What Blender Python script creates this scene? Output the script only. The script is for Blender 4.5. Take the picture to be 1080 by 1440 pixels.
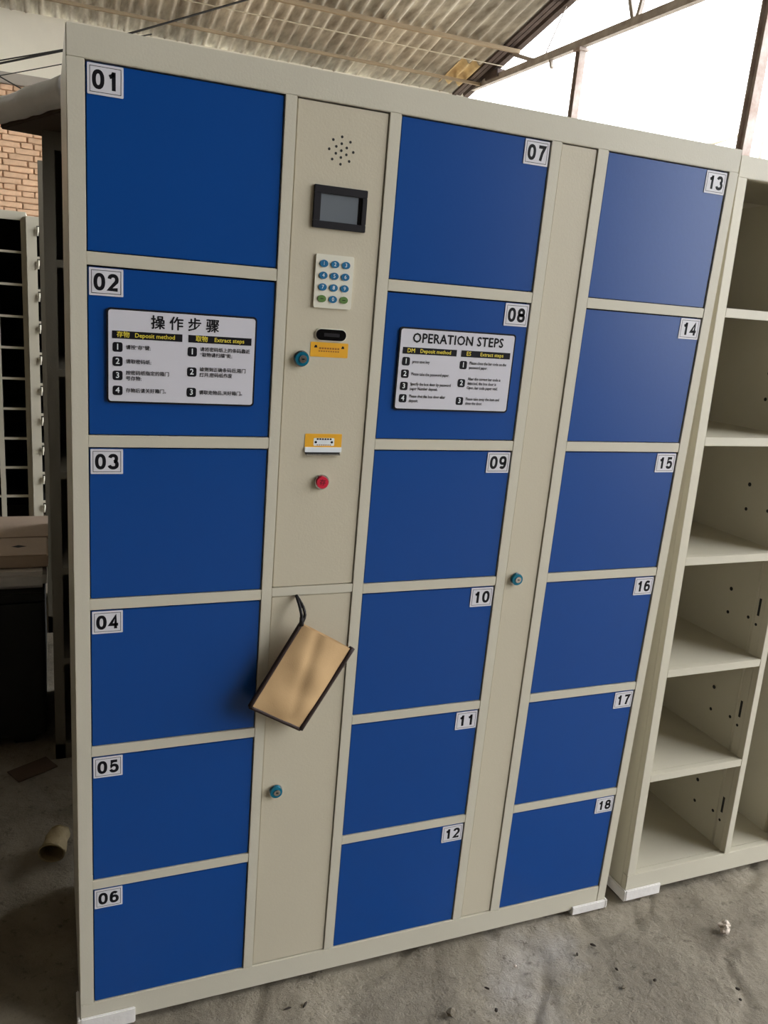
import bpy, bmesh, math, random
from mathutils import Vector, Matrix, Euler, noise

# ------------------------------------------------------------------ clear
for o in list(bpy.data.objects):
    bpy.data.objects.remove(o, do_unlink=True)
scene = bpy.context.scene
COL = scene.collection
random.seed(7)

def lin(c):
    out = []
    for v in c[:3]:
        v = v / 255.0
        out.append(v / 12.92 if v <= 0.04045 else ((v + 0.055) / 1.055) ** 2.4)
    return (*out, 1.0)

# ------------------------------------------------------------------ camera
cam_data = bpy.data.cameras.new('camera')
cam_data.sensor_fit = 'VERTICAL'
cam_data.sensor_height = 24.0
cam_data.sensor_width = 18.0
cam_data.lens = 1153.5 / 1440.0 * 24.0
cam_data.clip_start = 0.02
cam_data.clip_end = 300
cam = bpy.data.objects.new('camera', cam_data)
COL.objects.link(cam)
r_ = Vector((0.9268, -0.3657, 0.0847))
f_ = Vector((0.3749, 0.8893, -0.2621)).normalized()
r_ = (r_ - f_ * r_.dot(f_)).normalized()
u_ = r_.cross(f_)
cm = Matrix(((r_.x, u_.x, -f_.x, -0.0559), (r_.y, u_.y, -f_.y, -1.3708), (r_.z, u_.z, -f_.z, 1.4585), (0, 0, 0, 1)))
cam.matrix_world = cm
scene.camera = cam

# ------------------------------------------------------------------ world: even white overcast sky
w = bpy.data.worlds.new('overcast_sky')
scene.world = w
w.use_nodes = True
bg = w.node_tree.nodes['Background']
bg.inputs['Color'].default_value = (0.96, 0.98, 1.0, 1)
bg.inputs['Strength'].default_value = 2.6

# ------------------------------------------------------------------ exposure
vs = scene.view_settings
vs.view_transform = 'Standard'
vs.look = 'None'
vs.exposure = 1.38
vs.gamma = 1.0
vs.use_curve_mapping = False

# ------------------------------------------------------------------ materials
MATS = {}
def mat(name, col, rough=0.5, metal=0.0, var=0.0, vscale=8.0, col2=None, bump=0.0, bscale=40.0,
        rand=0.0, spec=0.5, detail=5.0, stretch=None, coat=0.0):
    """procedural paint / plaster / metal: noise colour variation + fine bump, per-object value jitter"""
    m = bpy.data.materials.new(name)
    m.use_nodes = True
    nt = m.node_tree
    n = nt.nodes
    b = n['Principled BSDF']
    b.inputs['Roughness'].default_value = rough
    b.inputs['Metallic'].default_value = metal
    b.inputs['Specular IOR Level'].default_value = spec
    b.inputs['Coat Weight'].default_value = coat
    base = lin(col)
    tc = n.new('ShaderNodeTexCoord')
    vec = tc.outputs['Object']
    if stretch:
        mp = n.new('ShaderNodeMapping')
        mp.inputs['Scale'].default_value = stretch
        nt.links.new(vec, mp.inputs['Vector'])
        vec = mp.outputs['Vector']
    out = None
    if var > 0 or col2:
        no = n.new('ShaderNodeTexNoise')
        no.inputs['Scale'].default_value = vscale
        no.inputs['Detail'].default_value = detail
        no.inputs['Roughness'].default_value = 0.6
        nt.links.new(vec, no.inputs['Vector'])
        cr = n.new('ShaderNodeValToRGB')
        cr.color_ramp.elements[0].position = 0.32
        cr.color_ramp.elements[1].position = 0.68
        c2 = lin(col2) if col2 else tuple(x * (1 - var) for x in base[:3]) + (1,)
        cr.color_ramp.elements[0].color = c2
        cr.color_ramp.elements[1].color = base
        nt.links.new(no.outputs['Fac'], cr.inputs['Fac'])
        out = cr.outputs['Color']
    if rand > 0:
        oi = n.new('ShaderNodeObjectInfo')
        mr = n.new('ShaderNodeMapRange')
        mr.inputs['To Min'].default_value = 1 - rand
        mr.inputs['To Max'].default_value = 1 + rand
        nt.links.new(oi.outputs['Random'], mr.inputs['Value'])
        hs = n.new('ShaderNodeHueSaturation')
        nt.links.new(mr.outputs['Result'], hs.inputs['Value'])
        if out:
            nt.links.new(out, hs.inputs['Color'])
        else:
            hs.inputs['Color'].default_value = base
        out = hs.outputs['Color']
    if out:
        nt.links.new(out, b.inputs['Base Color'])
    else:
        b.inputs['Base Color'].default_value = base
    if bump > 0:
        nb = n.new('ShaderNodeTexNoise')
        nb.inputs['Scale'].default_value = bscale
        nb.inputs['Detail'].default_value = 4
        nt.links.new(vec, nb.inputs['Vector'])
        bp = n.new('ShaderNodeBump')
        bp.inputs['Strength'].default_value = bump
        bp.inputs['Distance'].default_value = 0.004
        nt.links.new(nb.outputs['Fac'], bp.inputs['Height'])
        nt.links.new(bp.outputs['Normal'], b.inputs['Normal'])
    MATS[name] = m
    return m

mat('beige_paint', (207, 201, 183), 0.42, var=0.06, vscale=2.5, bump=0.06, bscale=260)
mat('beige_panel', (203, 194, 172), 0.42, var=0.05, vscale=2.0, bump=0.06, bscale=260)
mat('shaded_beige', (126, 119, 104), 0.5, var=0.18, vscale=4, bump=0.1, bscale=200)  # beige darkened, so the dim light behind the lockers is in the colour
mat('blue_paint', (4, 70, 146), 0.30, var=0.06, vscale=2.2, bump=0.03, bscale=160, spec=0.4)
mat('inner_dark', (30, 29, 27), 0.7, var=0.2, vscale=10)
mat('plate_white', (222, 220, 226), 0.4, var=0.05, vscale=20)
mat('sign_white', (216, 214, 222), 0.28, var=0.03, vscale=9)
mat('ink', (16, 15, 22), 0.6, var=0.1, vscale=60, spec=0.2)
mat('sign_yellow', (232, 214, 70), 0.5, var=0.05, vscale=60)
mat('black_plastic', (30, 28, 33), 0.35, var=0.12, vscale=30)
mat('gloss_black', (10, 10, 12), 0.12, var=0.1, vscale=30)
mat('lcd', (112, 118, 124), 0.16, var=0.04, vscale=12)
mat('keypad_cream', (226, 222, 205), 0.45, var=0.04, vscale=20)
mat('key_blue', (20, 104, 150), 0.4, var=0.08, vscale=50)
mat('key_green', (92, 128, 62), 0.45, var=0.08, vscale=50)
mat('print_white', (232, 236, 238), 0.5, var=0.04, vscale=40)
mat('orange_label', (238, 174, 34), 0.45, var=0.05, vscale=30)
mat('orange_ink', (150, 90, 20), 0.6, var=0.1, vscale=50)
mat('red_button', (214, 30, 62), 0.3, var=0.06, vscale=40)
mat('dark_red_ink', (96, 8, 24), 0.5, var=0.1, vscale=40)
mat('chrome', (205, 205, 205), 0.22, metal=1.0, var=0.08, vscale=30)
mat('lock_blue', (24, 120, 150), 0.25, metal=0.35, var=0.1, vscale=60)
mat('foam_white', (236, 232, 228), 0.6, var=0.08, vscale=14, bump=0.25, bscale=90)
mat('tan_fabric', (204, 170, 126), 0.8, var=0.08, vscale=14, bump=0.06, bscale=420, spec=0.2)
mat('binding', (44, 24, 18), 0.7, var=0.2, vscale=60, bump=0.3, bscale=400)
mat('strap_black', (26, 22, 24), 0.7, var=0.2, vscale=60, bump=0.3, bscale=400)
mat('plaster_white', (238, 232, 216), 0.85, var=0.12, vscale=1.3, bump=0.3, bscale=25, detail=8)
mat('concrete_beam', (168, 160, 150), 0.85, var=0.15, vscale=3, bump=0.4, bscale=30)
mat('mortar', (196, 164, 134), 0.9, var=0.2, vscale=18, bump=0.5, bscale=60)
mat('brick', (232, 194, 160), 0.88, var=0.2, vscale=14, bump=0.6, bscale=70, rand=0.12)
mat('wall_plain', (92, 86, 78), 0.9, var=0.2, vscale=1.5, bump=0.3, bscale=20)
mat('asbestos', (222, 218, 206), 0.9, col2=(150, 142, 129), vscale=5.0, bump=0.5, bscale=30, rand=0.22,
    detail=8, stretch=(2.0, 0.35, 2.0))
mat('asbestos_warm', (222, 200, 152), 0.9, col2=(188, 160, 116), vscale=6, bump=0.4, bscale=30)
mat('purlin_wood', (164, 146, 120), 0.85, var=0.3, vscale=7, bump=0.4, bscale=50, stretch=(0.4, 3, 3))
mat('rod_pale', (186, 176, 154), 0.7, var=0.15, vscale=12)
mat('truss_steel_glare', (190, 184, 178), 0.6, col2=(150, 140, 132), vscale=8, bump=0.3, bscale=60)  # grey lightened to carry the glare of the open side
mat('dark_rafter', (92, 78, 74), 0.75, var=0.4, vscale=7, bump=0.5, bscale=50)
mat('rust_column', (156, 134, 124), 0.8, col2=(190, 184, 180), vscale=6, bump=0.5, bscale=40)
mat('cable_black', (24, 22, 20), 0.6, var=0.2, vscale=30)
mat('cardboard', (206, 184, 164), 0.8, var=0.12, vscale=6, bump=0.2, bscale=70)
mat('cardboard_dark', (84, 66, 50), 0.85, var=0.2, vscale=6, bump=0.2, bscale=70)
mat('dark_fill', (22, 22, 21), 0.7, var=0.3, vscale=5, bump=0.2, bscale=60)  # near-black colour for the shaded far compartments and the invented chest
mat('paper_white', (228, 214, 200), 0.8, var=0.12, vscale=60, bump=0.3, bscale=200)
mat('paper_old', (178, 160, 122), 0.8, var=0.25, vscale=40, bump=0.3, bscale=200)
mat('chip_dark', (58, 48, 38), 0.85, var=0.3, vscale=80, bump=0.4, bscale=300)
mat('pebble_grey', (128, 118, 102), 0.9, var=0.3, vscale=90, bump=0.4, bscale=300)

def floor_mat():
    m = bpy.data.materials.new('concrete_floor')
    m.use_nodes = True
    nt = m.node_tree; n = nt.nodes; b = n['Principled BSDF']
    tc = n.new('ShaderNodeTexCoord')
    def nz(scale, detail, rough=0.6, dist=0.0):
        x = n.new('ShaderNodeTexNoise')
        x.inputs['Scale'].default_value = scale; x.inputs['Detail'].default_value = detail
        x.inputs['Roughness'].default_value = rough; x.inputs['Distortion'].default_value = dist
        nt.links.new(tc.outputs['Object'], x.inputs['Vector']); return x
    def ramp(src, p0, p1, c0, c1):
        r = n.new('ShaderNodeValToRGB')
        r.color_ramp.elements[0].position = p0; r.color_ramp.elements[1].position = p1
        r.color_ramp.elements[0].color = c0; r.color_ramp.elements[1].color = c1
        nt.links.new(src, r.inputs['Fac']); return r
    big = ramp(nz(3.2, 9, 0.65, 0.6).outputs['Fac'], 0.3, 0.72, lin((112, 103, 88)), lin((166, 156, 138)))
    pale = ramp(nz(1.6, 6, 0.6, 0.3).outputs['Fac'], 0.58, 0.72, (0, 0, 0, 1), (1, 1, 1, 1))
    mx = n.new('ShaderNodeMix'); mx.data_type = 'RGBA'
    nt.links.new(pale.outputs['Color'], mx.inputs['Factor'])
    nt.links.new(big.outputs['Color'], mx.inputs['A'])
    mx.inputs['B'].default_value = lin((172, 165, 156))
    speck = ramp(nz(42, 4, 0.7).outputs['Fac'], 0.30, 0.42, lin((120, 111, 98)), (1, 1, 1, 1))
    mu = n.new('ShaderNodeMix'); mu.data_type = 'RGBA'; mu.blend_type = 'MULTIPLY'
    mu.inputs['Factor'].default_value = 0.55
    nt.links.new(mx.outputs['Result'], mu.inputs['A'])
    nt.links.new(speck.outputs['Color'], mu.inputs['B'])
    nt.links.new(mu.outputs['Result'], b.inputs['Base Color'])
    b.inputs['Roughness'].default_value = 0.85
    bn = nz(26, 8, 0.7)
    bp = n.new('ShaderNodeBump'); bp.inputs['Strength'].default_value = 0.9; bp.inputs['Distance'].default_value = 0.016
    nt.links.new(bn.outputs['Fac'], bp.inputs['Height'])
    nt.links.new(bp.outputs['Normal'], b.inputs['Normal'])
    MATS['concrete_floor'] = m
floor_mat()

def added_skylight_mat():  # translucent material of the roof lights added out of view
    m = bpy.data.materials.new('added_skylight'); m.use_nodes = True
    nt = m.node_tree; n = nt.nodes; n.remove(n['Principled BSDF'])
    tc = n.new('ShaderNodeTexCoord'); no = n.new('ShaderNodeTexNoise'); no.inputs['Scale'].default_value = 3
    cr = n.new('ShaderNodeValToRGB'); cr.color_ramp.elements[0].color = (0.8, 0.8, 0.74, 1); cr.color_ramp.elements[1].color = (0.95, 0.95, 0.92, 1)
    tr = n.new('ShaderNodeBsdfTranslucent')
    nt.links.new(tc.outputs['Object'], no.inputs['Vector']); nt.links.new(no.outputs['Fac'], cr.inputs['Fac'])
    nt.links.new(cr.outputs['Color'], tr.inputs['Color']); nt.links.new(tr.outputs['BSDF'], n['Material Output'].inputs['Surface'])
    MATS['added_skylight'] = m
added_skylight_mat()

# ------------------------------------------------------------------ mesh helpers
class MB:
    """collects geometry with material indices, then links it as ONE mesh object"""
    def __init__(self):
        self.v = []; self.f = []; self.m = []; self.smooth = []; self.mats = []
    def mi(self, name):
        if name not in self.mats: self.mats.append(name)
        return self.mats.index(name)
    def add(self, vs, fs, mname, smooth=False):
        o = len(self.v); k = self.mi(mname)
        self.v += [tuple(p) for p in vs]
        for f in fs:
            self.f.append([i + o for i in f]); self.m.append(k); self.smooth.append(smooth)
        return self
    def box(self, x0, x1, y0, y1, z0, z1, mname, bev=0.0):
        if bev > 0:
            bm = bmesh.new()
            bmesh.ops.create_cube(bm, size=1)
            for v in bm.verts:
                v.co = Vector(((x0 + x1) / 2 + v.co.x * (x1 - x0), (y0 + y1) / 2 + v.co.y * (y1 - y0), (z0 + z1) / 2 + v.co.z * (z1 - z0)))
            bmesh.ops.bevel(bm, geom=bm.edges[:], offset=bev, segments=2, affect='EDGES')
            bm.verts.index_update()
            self.add([v.co for v in bm.verts], [[v.index for v in f.verts] for f in bm.faces], mname)
            bm.free(); return self
        vs = [(x0, y0, z0), (x1, y0, z0), (x1, y1, z0), (x0, y1, z0), (x0, y0, z1), (x1, y0, z1), (x1, y1, z1), (x0, y1, z1)]
        fs = [(0, 3, 2, 1), (4, 5, 6, 7), (0, 1, 5, 4), (1, 2, 6, 5), (2, 3, 7, 6), (3, 0, 4, 7)]
        return self.add(vs, fs, mname)
    def prism(self, pts, y0, y1, mname, smooth=False):
        """outline in (x,z), counter-clockwise seen from -y, extruded from y0 (front) to y1"""
        n = len(pts)
        vs = [(x, y0, z) for x, z in pts] + [(x, y1, z) for x, z in pts]
        fs = [list(range(n)), list(range(2 * n - 1, n - 1, -1))]
        fs += [(i, i + n, (i + 1) % n + n, (i + 1) % n) for i in range(n)]
        return self.add(vs, fs, mname, smooth)
    def tube(self, pts, r, mname, seg=6, rx=None):
        pts = [Vector(p) for p in pts]; rings = []
        for i, p in enumerate(pts):
            d = (pts[min(i + 1, len(pts) - 1)] - pts[max(i - 1, 0)]).normalized()
            a = Vector((0, 0, 1)) if abs(d.z) < 0.9 else Vector((1, 0, 0))
            s = d.cross(a).normalized(); t = s.cross(d)
            rr = r[i] if isinstance(r, (list, tuple)) else r
            rings.append([p + (s * math.cos(2 * math.pi * k / seg) + t * math.sin(2 * math.pi * k / seg)) * rr for k in range(seg)])
        vs = [q for rg in rings for q in rg]; fs = []
        for i in range(len(pts) - 1):
            for k in range(seg):
                fs.append((i * seg + k, i * seg + (k + 1) % seg, (i + 1) * seg + (k + 1) % seg, (i + 1) * seg + k))
        fs.append(list(range(seg - 1, -1, -1))); fs.append(list(range((len(pts) - 1) * seg, len(pts) * seg)))
        return self.add(vs, fs, mname, True)
    def bar(self, a, b, wd, ht, mname):
        """rectangular bar from a to b, wd sideways, ht upwards"""
        a = Vector(a); b = Vector(b); d = (b - a).normalized()
        up = Vector((0, 0, 1)) if abs(d.z) < 0.95 else Vector((0, 1, 0))
        s = d.cross(up).normalized() * wd / 2; t = s.normalized().cross(d).normalized() * ht / 2
        vs = [a - s - t, a + s - t, a + s + t, a - s + t, b - s - t, b + s - t, b + s + t, b - s + t]
        return self.add(vs, [(0, 1, 2, 3), (7, 6, 5, 4), (0, 4, 5, 1), (1, 5, 6, 2), (2, 6, 7, 3), (3, 7, 4, 0)], mname)
    def disc(self, x, z, rx, rz, y0, y1, mname, n=20):
        return self.prism([(x + rx * math.cos(2 * math.pi * k / n), z + rz * math.sin(2 * math.pi * k / n)) for k in range(n)], y0, y1, mname)
    def text(self, s, x, z, size, y, mname, align='CENTER', bold=0.0, sx=1.0, spacing=1.0):
        """flat lettering in the xz plane facing -y"""
        cu = bpy.data.curves.new('lettering', 'FONT')
        cu.body = s; cu.size = size; cu.align_x = align; cu.align_y = 'CENTER'
        cu.resolution_u = 2; cu.space_character = spacing
        ob = bpy.data.objects.new('lettering', cu)
        COL.objects.link(ob)
        dg = bpy.context.evaluated_depsgraph_get(); dg.update()
        me = bpy.data.meshes.new_from_object(ob.evaluated_get(dg))
        d = bold * size
        for q, (ox, oz) in enumerate(((0, 0),) if d == 0 else ((-d, 0), (d, 0), (0, d), (0, -d))):
            self.add([(x + v.co.x * sx + ox, y - 0.00004 * q, z + v.co.y + oz) for v in me.vertices], [list(p.vertices) for p in me.polygons], mname)
        bpy.data.meshes.remove(me); bpy.data.objects.remove(ob); bpy.data.curves.remove(cu)
        return self
    def mesh(self, name):
        me = bpy.data.meshes.new(name)
        me.from_pydata(self.v, [], self.f)
        for k in self.mats: me.materials.append(MATS[k])
        me.polygons.foreach_set('material_index', self.m)
        me.polygons.foreach_set('use_smooth', self.smooth)
        me.update()
        return me
    def build(self, name, parent=None):
        return link(name, self.mesh(name), parent)

def link(name, me, parent=None, loc=(0, 0, 0), rot=(0, 0, 0)):
    o = bpy.data.objects.new(name, me)
    COL.objects.link(o)
    o.location = loc; o.rotation_euler = rot
    if parent: o.parent = parent
    return o

def tag(o, label=None, cat=None, group=None, kind=None):
    if label: o['label'] = label
    if cat: o['category'] = cat
    if group: o['group'] = group
    if kind: o['kind'] = kind
    return o

def thing(name, label, cat, loc=(0, 0, 0), rot=(0, 0, 0), group=None):
    o = link(name, None, None, loc, rot)
    o.empty_display_size = 0.1
    return tag(o, label, cat, group)

def rrect(x0, x1, z0, z1, r, n=4):
    pts = []
    for cx, cz, a0 in ((x1 - r, z1 - r, 0), (x0 + r, z1 - r, 90), (x0 + r, z0 + r, 180), (x1 - r, z0 + r, 270)):
        for k in range(n + 1):
            a = math.radians(a0 + 90 * k / n)
            pts.append((cx + r * math.cos(a), cz + r * math.sin(a)))
    return pts

# ================================================================== SETTING
# floor: broken concrete, fine relief near the lockers
def floor():
    xs = [-9, -6, -4, -2.5, -1.6] + [-1.0 + 0.0125 * i for i in range(273)] + [2.9, 4, 6, 9, 14, 22, 34]
    ys = [-26, -18, -12, -8, -5, -3, -2, -1.4] + [-1.0 + 0.0125 * i for i in range(161)] + [1.4, 2, 3, 4.5, 6.5, 9.2, 14, 22]
    vs = []
    for y in ys:
        for x in xs:
            z = 0.0
            if -1.0 <= x <= 2.4 and -1.0 <= y <= 1.0:
                p = Vector((x * 4.2, y * 4.2, 0.3))
                n1 = noise.noise(p); n2 = noise.noise(p * 3.1); n3 = abs(noise.noise(p * 0.9 + Vector((5, 3, 1))))
                edge = min(1, (x + 1) / .2, (2.4 - x) / .2, (y + 1) / .2, (1 - y) / .2)
                z = -edge * (0.0045 + 0.0045 * n1 + 0.003 * n2 + 0.0016 * noise.noise(p * 8) + 0.007 * max(0, 0.07 - n3) / 0.07)
                q = Vector((x * 1.9 + y * 1.3, y * 3.6 - x * 2.2, 2.7))
                z -= edge * 0.0035 * max(0, 0.035 - abs(noise.noise(q) + 0.25 * noise.noise(q * 3))) / 0.035
                z = min(z, 0.0)
            vs.append((x, y, z))
    nx = len(xs)
    fs = [(j * nx + i, j * nx + i + 1, (j + 1) * nx + i + 1, (j + 1) * nx + i) for j in range(len(ys) - 1) for i in range(nx - 1)]
    o = MB().add(vs, fs, 'concrete_floor', True).build('floor')
    tag(o, 'rough grey concrete floor of the workshop', 'floor', kind='structure')
floor()

WY = 9.0          # inner face of the back wall
XR = 4.93         # line of columns where the roof ends
EZ = 3.93         # eave height
SL = 0.2365       # roof slope, rising towards the front

def walls():
    # back wall: brick to 3.1 m, concrete beam, whitewashed plaster above
    root = thing('wall_back', 'brick back wall with whitewashed upper part', 'wall')
    root['kind'] = 'structure'
    MB().box(-6, XR, WY + 0.012, WY + 0.25, 0, 3.19, 'mortar').build('brick_core', root)
    bm = MB(); bm.box(-6, XR, WY - 0.05, WY + 0.25, 3.19, 3.30, 'concrete_beam', 0.008); bm.build('concrete_beam', root)
    # plaster face with slightly wavy surface
    nx, nz = 60, 10; vs = []
    for j in range(nz + 1):
        for i in range(nx + 1):
            x = -6 + (XR + 6) * i / nx; z = 3.30 + 0.60 * j / nz
            vs.append((x, WY - 0.02 + 0.012 * noise.noise(Vector((x * 1.3, z * 2, 0))), z))
    fs = [(j * (nx + 1) + i, j * (nx + 1) + i + 1, (j + 1) * (nx + 1) + i + 1, (j + 1) * (nx + 1) + i) for j in range(nz) for i in range(nx)]
    p = MB().add(vs, fs, 'plaster_white', True); p.box(-6, XR, WY + 0.01, WY + 0.25, 3.30, 3.82, 'plaster_white'); p.build('plaster', root)
    # individual bricks of the part of the wall that shows beside the lockers
    shapes = []
    for L in (0.24, 0.115):
        for s in range(3):
            b = MB(); b.box(-L / 2, L / 2, -0.012, 0.02, -0.0255, 0.0255, 'brick', 0.005)
            rnd = random.Random(s + int(L * 100))
            b.v = [(x + rnd.uniform(-.003, .003), y + rnd.uniform(-.003, .003), z + rnd.uniform(-.003, .003)) for x, y, z in b.v]
            shapes.append((L, b.mesh('brick')))
    rnd = random.Random(3); cnt = 0
    z = 3.19 - 0.03; row = 0
    while z > 1.55:
        x = -0.72 + (0.06 if row % 2 else 0.0)
        k = row % 2
        while x < 0.22 and cnt < 290:
            L = 0.24 if (k % 2 == 0 or rnd.random() < .35) else 0.115
            k += 1
            me = rnd.choice([m for l, m in shapes if l == L])
            link('brick', me, root, (x + L / 2, WY + rnd.uniform(-.004, .004), z), (0, rnd.uniform(-.012, .012), rnd.uniform(-.01, .01)))
            x += L + 0.011; cnt += 1
        z -= 0.0615; row += 1
    # side wall far left and the wall behind the photographer close the shed
    o = MB().box(-6.25, -6, -9, WY + 0.25, 0, 8.2, 'wall_plain').build('wall_left'); tag(o, 'plain rendered left wall of the shed', 'wall', kind='structure')
    o = MB().box(-6, XR, -9.25, -9, 0, 8.2, 'wall_plain').build('wall_front'); tag(o, 'plain rendered wall behind the viewer', 'wall', kind='structure')
    o = MB().box(XR, XR + 0.25, -9.25, -5.2, 0, 7.4, 'wall_plain').build('wall_right'); tag(o, 'plain rendered end of the right side behind the viewer', 'wall', kind='structure')
walls()

def roof():
    root = thing('ceiling', 'corrugated fibre cement roof seen from below', 'roof')
    root['kind'] = 'structure'
    wl, amp, nw = 0.14, 0.031, 6
    W = wl * nw; Lr = 2.35
    per = 8
    xs = [i * wl / per for i in range(nw * per + 4)]
    vs = []
    for t in (0.0, 1.0):
        for x in xs: vs.append((x, -t * (Lr + 0.12), amp * math.cos(2 * math.pi * x / wl) + SL * t * (Lr + 0.12)))
    n = len(xs)
    off = len(vs)
    vs += [(x, y, z + 0.007) for x, y, z in vs]
    fs = [(i, i + n, i + n + 1, i + 1) for i in range(n - 1)] + [(off + i, off + i + 1, off + i + n + 1, off + i + n) for i in range(n - 1)]
    fs += [(i, i + 1, off + i + 1, off + i) for i in range(n - 1)] + [(n + i, off + n + i, off + n + i + 1, n + i + 1) for i in range(n - 1)]
    fs += [(0, off, off + n, n), (n - 1, 2 * n - 1, off + 2 * n - 1, off + n - 1)]
    me = MB().add(vs, fs, 'asbestos', True).mesh('roof_sheet')
    rnd = random.Random(11)
    sky_me = me.copy(); sky_me.materials.clear(); sky_me.materials.append(MATS['added_skylight'])
    x = XR - W - 0.02
    ci = 0
    while x > -6.5:
        for r in range(8):
            y = WY + 0.2 - r * Lr
            sk = ci >= 7 and r < 1  # unseen translucent sheets, added to brighten the back wall
            link('added_skylight' if sk else 'roof_sheet', sky_me if sk else me, root, (x + rnd.uniform(-.004, .004), y, EZ - 0.012 - SL * 0.2 + SL * r * Lr + (0.006 if ci % 2 else 0.0) + 0.008 * (r % 2)), (rnd.uniform(-.003, .003), 0, 0))
        x -= W; ci += 1
    # warm yellowed patch sheet under the roof near its open edge
    o = MB()
    pv = []
    for t in (0, 1):
        for i in range(19):
            xx = 4.42 + 0.38 * i / 18; yy = 8.74 - 0.52 * t
            pv.append((xx, yy, EZ + SL * (WY - yy) - 0.020 + amp * math.cos(2 * math.pi * (xx - (XR - W - 0.02)) / wl)))
    pv += [(a, b, c - 0.006) for a, b, c in pv]
    o.add(pv, [(i, i + 1, i + 20, i + 19) for i in range(18)] + [(38 + i, 38 + i + 19, 38 + i + 20, 38 + i + 1) for i in range(18)] + [(i, 38 + i, 39 + i, i + 1) for i in range(18)] + [(19 + i, 20 + i, 58 + i, 57 + i) for i in range(18)], 'asbestos_warm', True)
    tag(o.build('patch_sheet', root), 'yellowed patch sheet')
    # purlins under the sheets
    def rz(y): return EZ + SL * (WY - y)
    for k, (y, wd, ht, m) in enumerate([(8.55, 0.035, 0.03, 'purlin_wood'), (7.72, 0.045, 0.04, 'purlin_wood'), (6.6, 0.06, 0.05, 'purlin_wood'), (5.4, 0.06, 0.07, 'purlin_wood'), (4.2, .06, .07, 'purlin_wood')]):
        o = MB().bar((-6, y, rz(y) - 0.082), (XR, y, rz(y) - 0.082), wd, ht, m).build('trim_%d' % (k + 1)); tag(o, 'wooden purlin under the corrugated roof', 'purlin', kind='structure')
    o = MB().tube([(-6, 8.08, rz(8.08) - 0.075), (1, 8.08, rz(8.08) - 0.08), (XR, 8.08, rz(8.08) - 0.075)], 0.006, 'rod_pale').build('trim_6'); tag(o, 'thin pale rod under the corrugated roof', 'rod', kind='structure')
roof()

def truss():
    t = thing('roof_truss', 'grey steel roof truss along the open right side', 'truss', (XR, 6.45, EZ))
    L = (XR, 6.45, EZ)
    def P(y, z, dx=0.0): return (dx, y - L[1], z - L[2])
    zc = 3.965
    MB().bar(P(9.0, zc), P(-8, zc + 0.02), 0.06, 0.075, 'truss_steel_glare').build('bottom_chord', t)
    def tz(y): return EZ + SL * (WY - y) - 0.01
    MB().bar(P(9.0, tz(9.0)), P(-8, tz(-8)), 0.07, 0.08, 'dark_rafter').build('top_chord', t)
    for a, b in ((7.92, 7.28), (5.95, 5.64), (5.40, 5.60), (3.9, 3.3), (1.9, 2.6)):
        MB().bar(P(a, tz(a)), P(b, zc), 0.035, 0.04, 'truss_steel_glare').build('web_member', t)
    MB().tube([P(6.80, tz(6.8)), P(7.15, zc + 0.03)], 0.007, 'truss_steel_glare').build('tie_rod', t)
    MB().box(-0.05, 0.05, 8.10 - L[1], 8.40 - L[1], zc - L[2] - 0.0, zc - L[2] + 0.085, 'dark_rafter', 0.004).build('splice_plate', t)
    MB().bar(P(7.02, zc - 0.02), P(6.97, zc - 0.12), 0.03, 0.03, 'truss_steel_glare').build('bracket', t)
    for y, wd in ((6.45, 0.075), (4.0, 0.081)):
        c = thing('steel_column', 'rusty steel column under the truss, %s' % ('the nearer and thicker one by the open shelf unit' if wd > .08 else 'the farther and thinner one behind the lockers'), 'column', (XR, y, 0), group='columns along the open side')
        m = MB()
        h = 3.925
        m.box(-wd / 2, wd / 2, -wd / 2, -wd / 2 + 0.012, 0, h, 'rust_column'); m.box(-wd / 2, wd / 2, wd / 2 - 0.012, wd / 2, 0, h, 'rust_column')
        m.box(-0.008, 0.008, -wd / 2 + 0.012, wd / 2 - 0.012, 0, h, 'rust_column')
        m.build('post', c)
        MB().box(-wd / 2 - 0.03, wd / 2 + 0.03, -wd / 2 - 0.03, wd / 2 + 0.03, 0.0, 0.012, 'rust_column', 0.002).build('base_plate', c)
        MB().box(-wd / 2 - 0.02, wd / 2 + 0.02, -wd / 2 - 0.02, wd / 2 + 0.02, h - 0.03, h, 'rust_column', 0.002).build('cap_plate', c)
    # strips that lie along the open edge of the roof
    for k, (dx, dz) in enumerate(((-0.10, -0.03), (-0.17, -0.045))):
        e = MB()
        for i in range(4):
            y0 = 9.0 - i * 2.2; y1 = y0 - 2.3
            e.bar((XR + dx, y0, tz(y0) + dz + .01), (XR + dx, y1, tz(y1) + dz + .01), 0.045, 0.03, 'dark_rafter')
        o = e.build('trim_%d' % (k + 7)); tag(o, 'dark timber strip along the open edge of the roof', 'strip', kind='structure')
    # thin pale pipe frame outside, right of the lockers
    g = thing('pipe_frame', 'thin pale pipe frame standing outside beyond the rusty columns', 'pipe frame', (6.8, 6.0, 0))
    MB().tube([(-0.07, 0, 0), (-0.07, 0, 3.5)], 0.02, 'rod_pale').build('upright', g)
    MB().tube([(0.24, 0, 0), (0.24, 0, 3.5)], 0.02, 'rod_pale').build('upright', g)
    MB().tube([(-0.6, 0, 3.12), (-0.07, 0, 3.33)], 0.016, 'rod_pale').build('brace', g)
truss()

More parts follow.
